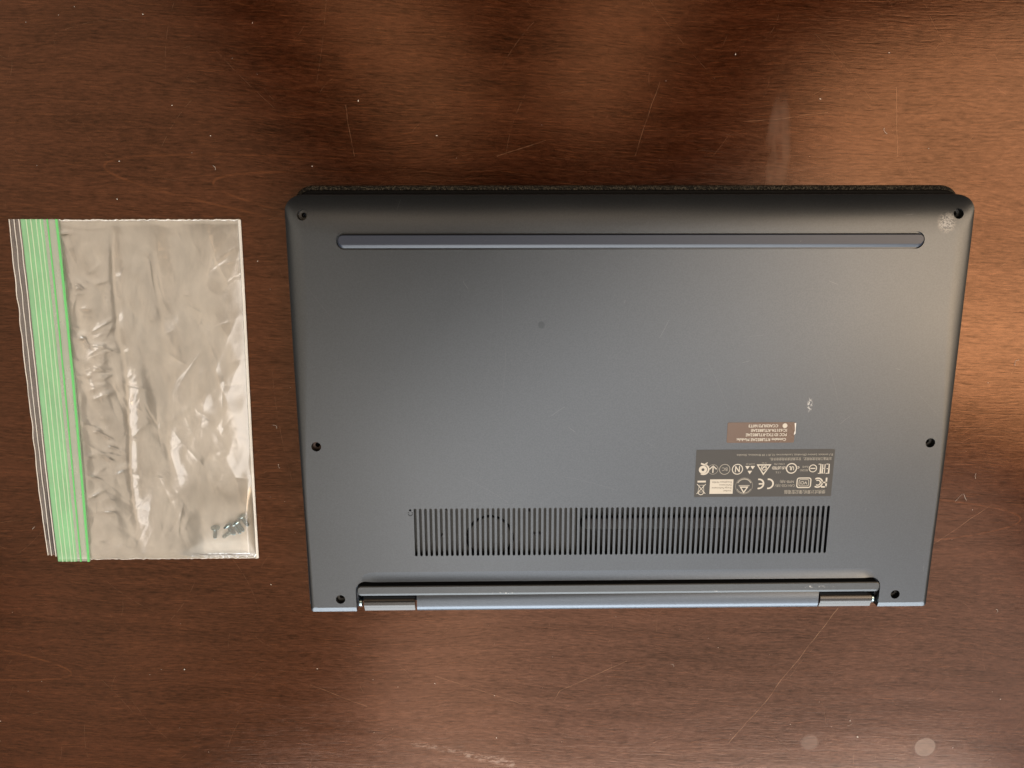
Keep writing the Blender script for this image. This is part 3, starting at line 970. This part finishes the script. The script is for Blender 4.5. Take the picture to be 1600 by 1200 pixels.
YT, YB = 90.0, -77.4
def curve(pts):
    ys = np.array([p[1] for p in pts]); xs = np.array([p[0] for p in pts])
    o = np.argsort(ys)
    co = np.polyfit(ys[o], xs[o], 3)
    return lambda y: np.polyval(co, y)
e_lip = curve([(-283.2, 90.3), (-284.4, 61.9), (-285.2, 25.5), (-286.1, 0.4), (-286.7, -32.1), (-287.1, -74.4)])
e_g0 = curve([(-278.2, 90.2), (-278.9, 50.0), (-280.2, 13.0), (-281.2, -25.5), (-282.2, -75.5)])
e_g1 = curve([(-260.9, 89.6), (-261.6, 49.9), (-262.5, 12.9), (-264.2, -32.3), (-266.0, -77.4)])
e_r = curve([(-178.4, 89.5), (-179.2, 43.6), (-180.6, -0.2), (-181.2, -39.5), (-182.0, -77.5)])

bag = empty('zip_bag', (-0.230, 0.006, 0))
tag(bag, 'clear crinkled plastic zip bag with green zipper, lying left of the laptop', 'plastic bag')
BO = np.array([-230.0, 6.0, 0.0])


def bag_mesh(name, V, F, mat):
    V = (np.asarray(V) - BO) * MM
    return from_arrays(name, V, F, mat, bag)


SCREW_C = (-193.0, -60.5)
SCREW_XY = [((-201.6, -60.6), (-202.7, -66.9), 2.2), ((-193.9, -62.2), (-199.6, -66.6), 2.2), ((-195.0, -59.0), (-191.5, -64.6), 3.2),
            ((-192.2, -58.6), (-189.4, -64.4), 2.2), ((-190.3, -57.2), (-187.5, -62.9), 2.8), ((-187.9, -54.6), (-185.4, -60.4), 2.2)]
creases = []
for i in range(130):
    # small sharp wrinkles everywhere
    creases.append((RNG.random(), RNG.random(), RNG.uniform(0, PI), RNG.uniform(2.5, 9), RNG.uniform(.35, .9), RNG.uniform(-.34, .30)))
for i in range(75):
    # puckers beside the zipper
    creases.append((RNG.uniform(.01, .22), RNG.random(), RNG.normal(.05, .35), RNG.uniform(1.8, 5.0), RNG.uniform(.5, 1.1), RNG.uniform(-.75, .45)))
for i in range(130):
    u = RNG.random() ** 1.15; v = RNG.random()
    near = u < 0.24
    if near:      # short puckers crossing the film next to the zipper
        creases.append((u, v, RNG.normal(0.1, .3), RNG.uniform(2.0, 5.5), RNG.uniform(.5, 1.2), RNG.uniform(-1.0, .35)))
    else:
        ang = RNG.normal(PI / 2, .45) if RNG.random() < .45 else RNG.uniform(0, PI)
        creases.append((u, v, ang, RNG.uniform(4, 20), RNG.uniform(.8, 2.2), RNG.uniform(-.30, .34)))


def top_height(u, v, x, y):
    """height (mm) of the upper film over the table"""
    dx = np.minimum(u * 1.6 + .04, 1 - u) * 85
    dy = np.minimum(v, 1 - v) * 167
    env = 1 - np.exp(-np.minimum(dx + 1.0, dy * .8) / 9.0)
    h = 2.1 + .8 * vnoise(x / 24 + 9, y / 42 + 3, 1) + .40 * vnoise(x / 11, y / 26, 2) + .10 * vnoise(x / 5, y / 9, 3)
    h += .025 * vnoise(x / 2.1, y / 3.0, 4)
    # folded facets: creased sheets of stretched noise
    f1 = np.abs(vnoise(x / 13 + y / 40, y / 30 - x / 60, 5)); f2 = np.abs(vnoise(x / 9 - y / 22, y / 17 + x / 25, 6))
    h += .62 * (.4 - np.sqrt(f1 * f1 + .003)) + .42 * (.4 - np.sqrt(f2 * f2 + .0015))
    f3 = np.abs(vnoise(x / 5.5 + y / 14, y / 11 - x / 16, 7))
    h += .22 * (.4 - f3) * (.5 + .5 * vnoise(x / 20, y / 24, 8))
    # long soft folds running beside the zipper
    for fx, w, a, wob in ((.06, .035, .7, .012), (.17, .040, -.5, .02), (.30, .026, 1.1, .020), (.38, .045, -.6, .02), (.53, .035, .6, .05), (.66, .03, -.3, .05)):
        c = fx + wob * vnoise(v * 4 + fx * 30, v * 0 + .5, 9) + .03 * (v - .5)
        h += a * np.exp(-((u - c) / w) ** 2) * (.6 + .4 * vnoise(v * 5 + fx * 11, v * 0 + 2.5, 10))
    # sharp little creases
    for cu_, cv_, an, ln, w, a in creases:
        cx = -262 + cu_ * 82; cy = YT - cv_ * 167
        s = (x - cx) * math.cos(an) + (y - cy) * math.sin(an)
        t = -(x - cx) * math.sin(an) + (y - cy) * math.cos(an) + .04 * s * s / ln
        h += a * np.exp(-(s / ln) ** 2) * np.exp(-np.abs(t) / w)
    # diagonal fold on the right
    t = ((x + 205) * .66 + (y + 0) * -.75 + 2)
    h += .5 * np.where(t > 0, np.exp(-t / 9), np.exp(t / 2.2)) * np.exp(-((x + 200) / 26) ** 2 - ((y - 8) / 34) ** 2)
    # held up flat over the screws, dropping steeply to the seam and fold next to them
    h = np.maximum(h * env, .35)
    st = lambda a_, b_, q_: (lambda t_: t_ * t_ * (3 - 2 * t_))(np.clip((q_ - a_) / (b_ - a_), 0, 1))
    edge = st(0, 4.5, (1 - v) * 167) * st(0, 3.5, (1 - u) * 84)
    up = np.exp(-(np.maximum(0, y - -54) / 12) ** 2) * np.exp(-(np.maximum(0, -205 - x) / 9) ** 2)
    g = edge * up
    h = h * (1 - g) + (4.5 + .12 * vnoise(x / 6, y / 6, 12)) * g
    return np.maximum(h, .45)


NU, NVV = 230, 400
uu, vv = np.meshgrid(np.linspace(0, 1, NU), np.linspace(0, 1, NVV), indexing='ij')
yy = YT + (YB - YT) * vv
jit = .25 * vnoise(uu * 60, vv * 0 + .3, 21) + .15 * vnoise(uu * 160, vv * 0 + .7, 22)
yy = yy + jit * (np.exp(-vv * 60) - np.exp(-(1 - vv) * 60))
xx = (e_g1(yy) - .7) + (e_r(yy) - e_g1(yy) + .7) * uu
GF = [(i * NVV + j, (i + 1) * NVV + j, (i + 1) * NVV + j + 1, i * NVV + j + 1) for i in range(NU - 1) for j in range(NVV - 1)]
GF = [tuple(reversed(f)) for f in GF]
zt = top_height(uu, vv, xx, yy)
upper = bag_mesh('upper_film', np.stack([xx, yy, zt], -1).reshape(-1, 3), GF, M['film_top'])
NU2, NV2 = 110, 190
u2, v2 = np.meshgrid(np.linspace(0, 1, NU2), np.linspace(0, 1, NV2), indexing='ij')
y2 = YT + (YB - YT) * v2
x2 = e_g0(y2) + (e_r(y2) - e_g0(y2)) * u2
z2 = .16 + .06 * (vnoise(x2 / 9, y2 / 15, 31) + .5 * vnoise(x2 / 4, y2 / 5, 32))
GF2 = [(i * NV2 + j + 1, (i + 1) * NV2 + j + 1, (i + 1) * NV2 + j, i * NV2 + j) for i in range(NU2 - 1) for j in range(NV2 - 1)]
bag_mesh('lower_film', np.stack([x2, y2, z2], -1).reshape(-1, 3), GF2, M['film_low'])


def strip(name, fa, fb, za, zb, mat, nu=8, nv=160, wav=.12, seed=41, y0=None, y1=None):
    """a band of film between two edge curves"""
    u, v = np.meshgrid(np.linspace(0, 1, nu), np.linspace(0, 1, nv), indexing='ij')
    y0 = YT + .4 if y0 is None else y0
    y1 = YB - .8 if y1 is None else y1
    y = y0 + (y1 - y0) * v
    x = fa(y) + (fb(y) - fa(y)) * u
    z = za + (zb - za) * u + wav * vnoise(x / 4, y / 9, seed) + wav * .5
    F_ = [(i * nv + j + 1, (i + 1) * nv + j + 1, (i + 1) * nv + j, i * nv + j) for i in range(nu - 1) for j in range(nv - 1)]
    return bag_mesh(name, np.stack([x, y, z], -1).reshape(-1, 3), F_, mat)


def lerp(a, b_, t):
    return lambda y: a(y) + (b_(y) - a(y)) * t


def wavy(f, amp, seed):
    return lambda y: f(y) + amp * vnoise(np.asarray(y) / (19.0 if seed > 55 else 7.0), np.asarray(y) * 0 + .5, seed)


def bead(name, f, r, z, mat, squash=.8, y0=None, y1=None, n=120):
    ys = np.linspace(YT + .4 if y0 is None else y0, YB - .8 if y1 is None else y1, n)
    xs = f(ys)
    zs = np.broadcast_to(z(ys) if callable(z) else z, ys.shape)
    b_ = bmesh.new()
    tube(b_, [((x - BO[0]) * MM, (y - BO[1]) * MM, zz * MM) for x, y, zz in zip(xs, ys, zs)], r * MM, 6, squash)
    return obj(name, b_, mat, bag)


lip_o = wavy(wavy(e_lip, .45, 51), .6, 57)
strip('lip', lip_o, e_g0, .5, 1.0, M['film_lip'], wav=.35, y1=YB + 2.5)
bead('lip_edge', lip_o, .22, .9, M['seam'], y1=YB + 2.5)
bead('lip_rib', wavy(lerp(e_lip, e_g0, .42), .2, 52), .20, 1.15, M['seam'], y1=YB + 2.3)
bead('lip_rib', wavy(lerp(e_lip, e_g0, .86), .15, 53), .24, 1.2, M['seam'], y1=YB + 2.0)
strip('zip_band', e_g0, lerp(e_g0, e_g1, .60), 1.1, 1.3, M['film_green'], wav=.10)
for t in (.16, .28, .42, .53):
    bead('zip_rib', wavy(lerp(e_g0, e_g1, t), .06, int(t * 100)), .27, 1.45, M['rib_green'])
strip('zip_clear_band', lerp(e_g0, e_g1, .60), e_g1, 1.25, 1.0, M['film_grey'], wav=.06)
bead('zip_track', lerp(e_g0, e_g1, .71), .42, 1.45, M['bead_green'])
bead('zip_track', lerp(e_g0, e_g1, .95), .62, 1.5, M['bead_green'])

# heat-sealed sides and folded bottom edge
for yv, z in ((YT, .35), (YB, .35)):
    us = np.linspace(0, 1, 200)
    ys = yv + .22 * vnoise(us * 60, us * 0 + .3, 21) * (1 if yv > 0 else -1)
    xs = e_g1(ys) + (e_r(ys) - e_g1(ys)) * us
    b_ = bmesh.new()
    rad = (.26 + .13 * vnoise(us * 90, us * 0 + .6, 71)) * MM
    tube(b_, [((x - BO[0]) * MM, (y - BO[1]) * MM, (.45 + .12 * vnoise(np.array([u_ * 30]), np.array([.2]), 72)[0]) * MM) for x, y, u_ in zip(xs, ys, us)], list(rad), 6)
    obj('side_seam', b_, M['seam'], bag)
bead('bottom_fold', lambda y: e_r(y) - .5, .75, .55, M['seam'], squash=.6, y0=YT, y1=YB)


# ------------------------------------------------------------------ screws in the bag
def make_screw():
    b_ = bmesh.new()
    # pan head with a cross recess
    lathe(b_, [(1.0 * MM, .02 * MM), (2.05 * MM, 0.0), (2.2 * MM, .15 * MM), (2.15 * MM, .55 * MM), (1.7 * MM, .82 * MM), (.9 * MM, .9 * MM)], 20)
    head = obj('head', b_, M['steel'])
    cb = bmesh.new()
    w, l = .22, 1.05
    plus = ((l, -w), (l, w), (w, w), (w, l), (-w, l), (-w, w), (-l, w), (-l, -w), (-w, -w), (-w, -l), (w, -l), (w, -w))
    ring_solid(cb, [([(x * MM, y * MM) for x, y in plus], z * MM) for z in (.45, 1.2)])
    b_ = bmesh.new()
    prof = [(.95, .05)]
    z = -.4
    prof.append((.95, -.35))
    while z > -5.4:
        prof += [(1.0, z), (.78, z - .22)]
        z -= .44
    prof += [(.7, z), (.5, z - .25)]
    lathe(b_, [(r * MM, zz * MM) for r, zz in prof], 16)
    shank = obj('shank', b_, M['steel'])
    for f in head.data.polygons: f.use_smooth = True
    smooth_by_angle(head.data, 40); smooth_by_angle(shank.data, 60)
    boolean(head, cb)
    return head.data, shank.data, (head, shank)


hd, sh, protos = make_screw()
# head centre (mm), tip (mm), heights, label
SCREWS = [((-201.6, -60.6), (-202.7, -66.9), 2.3, 1.2, 'small steel screw lying apart from the rest, leftmost in the bag'),
          ((-193.9, -62.2), (-199.6, -66.6), 2.3, 1.2, 'small steel screw pointing down left toward the lone leftmost screw'),
          ((-195.0, -59.0), (-191.5, -64.6), 3.3, 2.4, 'small steel screw lying across the one that points down left'),
          ((-192.2, -58.6), (-189.4, -64.4), 2.3, 1.2, 'small steel screw in the middle of the slanted row'),
          ((-190.3, -57.2), (-187.5, -62.9), 2.9, 2.0, 'small steel screw second from the right in the slanted row'),
          ((-187.9, -54.6), (-185.4, -60.4), 2.4, 1.2, 'small steel screw nearest the right edge of the bag')]
for i, (a, t, za, zb, lb) in enumerate(SCREWS):
    A_ = Vector((a[0], a[1], za)) * MM
    T_ = Vector((t[0], t[1], zb)) * MM
    r = empty('screw', A_)
    r.rotation_euler = (A_ - T_).to_track_quat('Z', 'Y').to_euler()
    tag(r, lb, 'screw', 'screws inside the zip bag')
    for nm, src in zip(('head', 'shank'), protos):
        if i == 0:
            c_ = src
        else:
            c_ = src.copy(); COL.objects.link(c_)
        c_.name = nm
        c_.parent = r

# ------------------------------------------------------------------ lint and dust on the table
b = bmesh.new()
rd = random.Random(5)
def fleck(x, y, s):
    a = rd.uniform(0, PI)
    m_ = Matrix.Translation((x * MM, y * MM, s * .35 * MM)) @ Matrix.Rotation(a, 4, 'Z') @ Matrix.Diagonal((s * rd.uniform(.7, 2.0) * MM, s * MM * .8, s * .5 * MM, 1))
    bmesh.ops.create_icosphere(b, subdivisions=1, radius=.5, matrix=m_)
def fibre(x, y, l):
    a = rd.uniform(0, 2 * PI); pts = []
    cv = rd.uniform(-2.5, 2.5)
    for i in range(8):
        pts.append((x * MM, y * MM, (.14 + .1 * math.sin(i)) * MM))
        x += math.cos(a) * l / 7; y += math.sin(a) * l / 7; a += cv / 7
    tube(b, pts, .055 * MM, 4)
for _ in range(150):
    x, y = rd.uniform(-330, 230), rd.uniform(-205, 185)
    if -158 < x < 158 and -103 < y < 108: continue
    if -289 < x < -177 and -80 < y < 92: continue
    fleck(x, y, rd.choice((.18, .2, .25, .3, .45)))
for x, y, s in ((-231, 116, .5), (-122, 142, .6), (-155, -103, .7), (-225, -140, .8), (129, -175, .7), (134, -185, .7), (86, 143, .5), (-205, 140, .4), (-62, -183, .5), (-189, 127, .5)):
    fleck(x, y, s)
for x, y, l in ((-189, 114, 2.4), (-318, -18, 2.6), (-319, -23, 2), (-170, -8, 3), (-168, -30, 2.5), (175, -46, 4), (180, -38, 3), (171, -50, 5), (192, 20, 4), (-292, -60, 2), (30, -140, 3), (128, -178, 3), (118, 128, 3), (200, -110, 3)):
    fibre(x, y, l)
dust = obj('dust', b, M['dust'], None, smooth=0)
tag(dust, 'white dust specks and lint fibres scattered over the table', 'dust', kind='stuff')
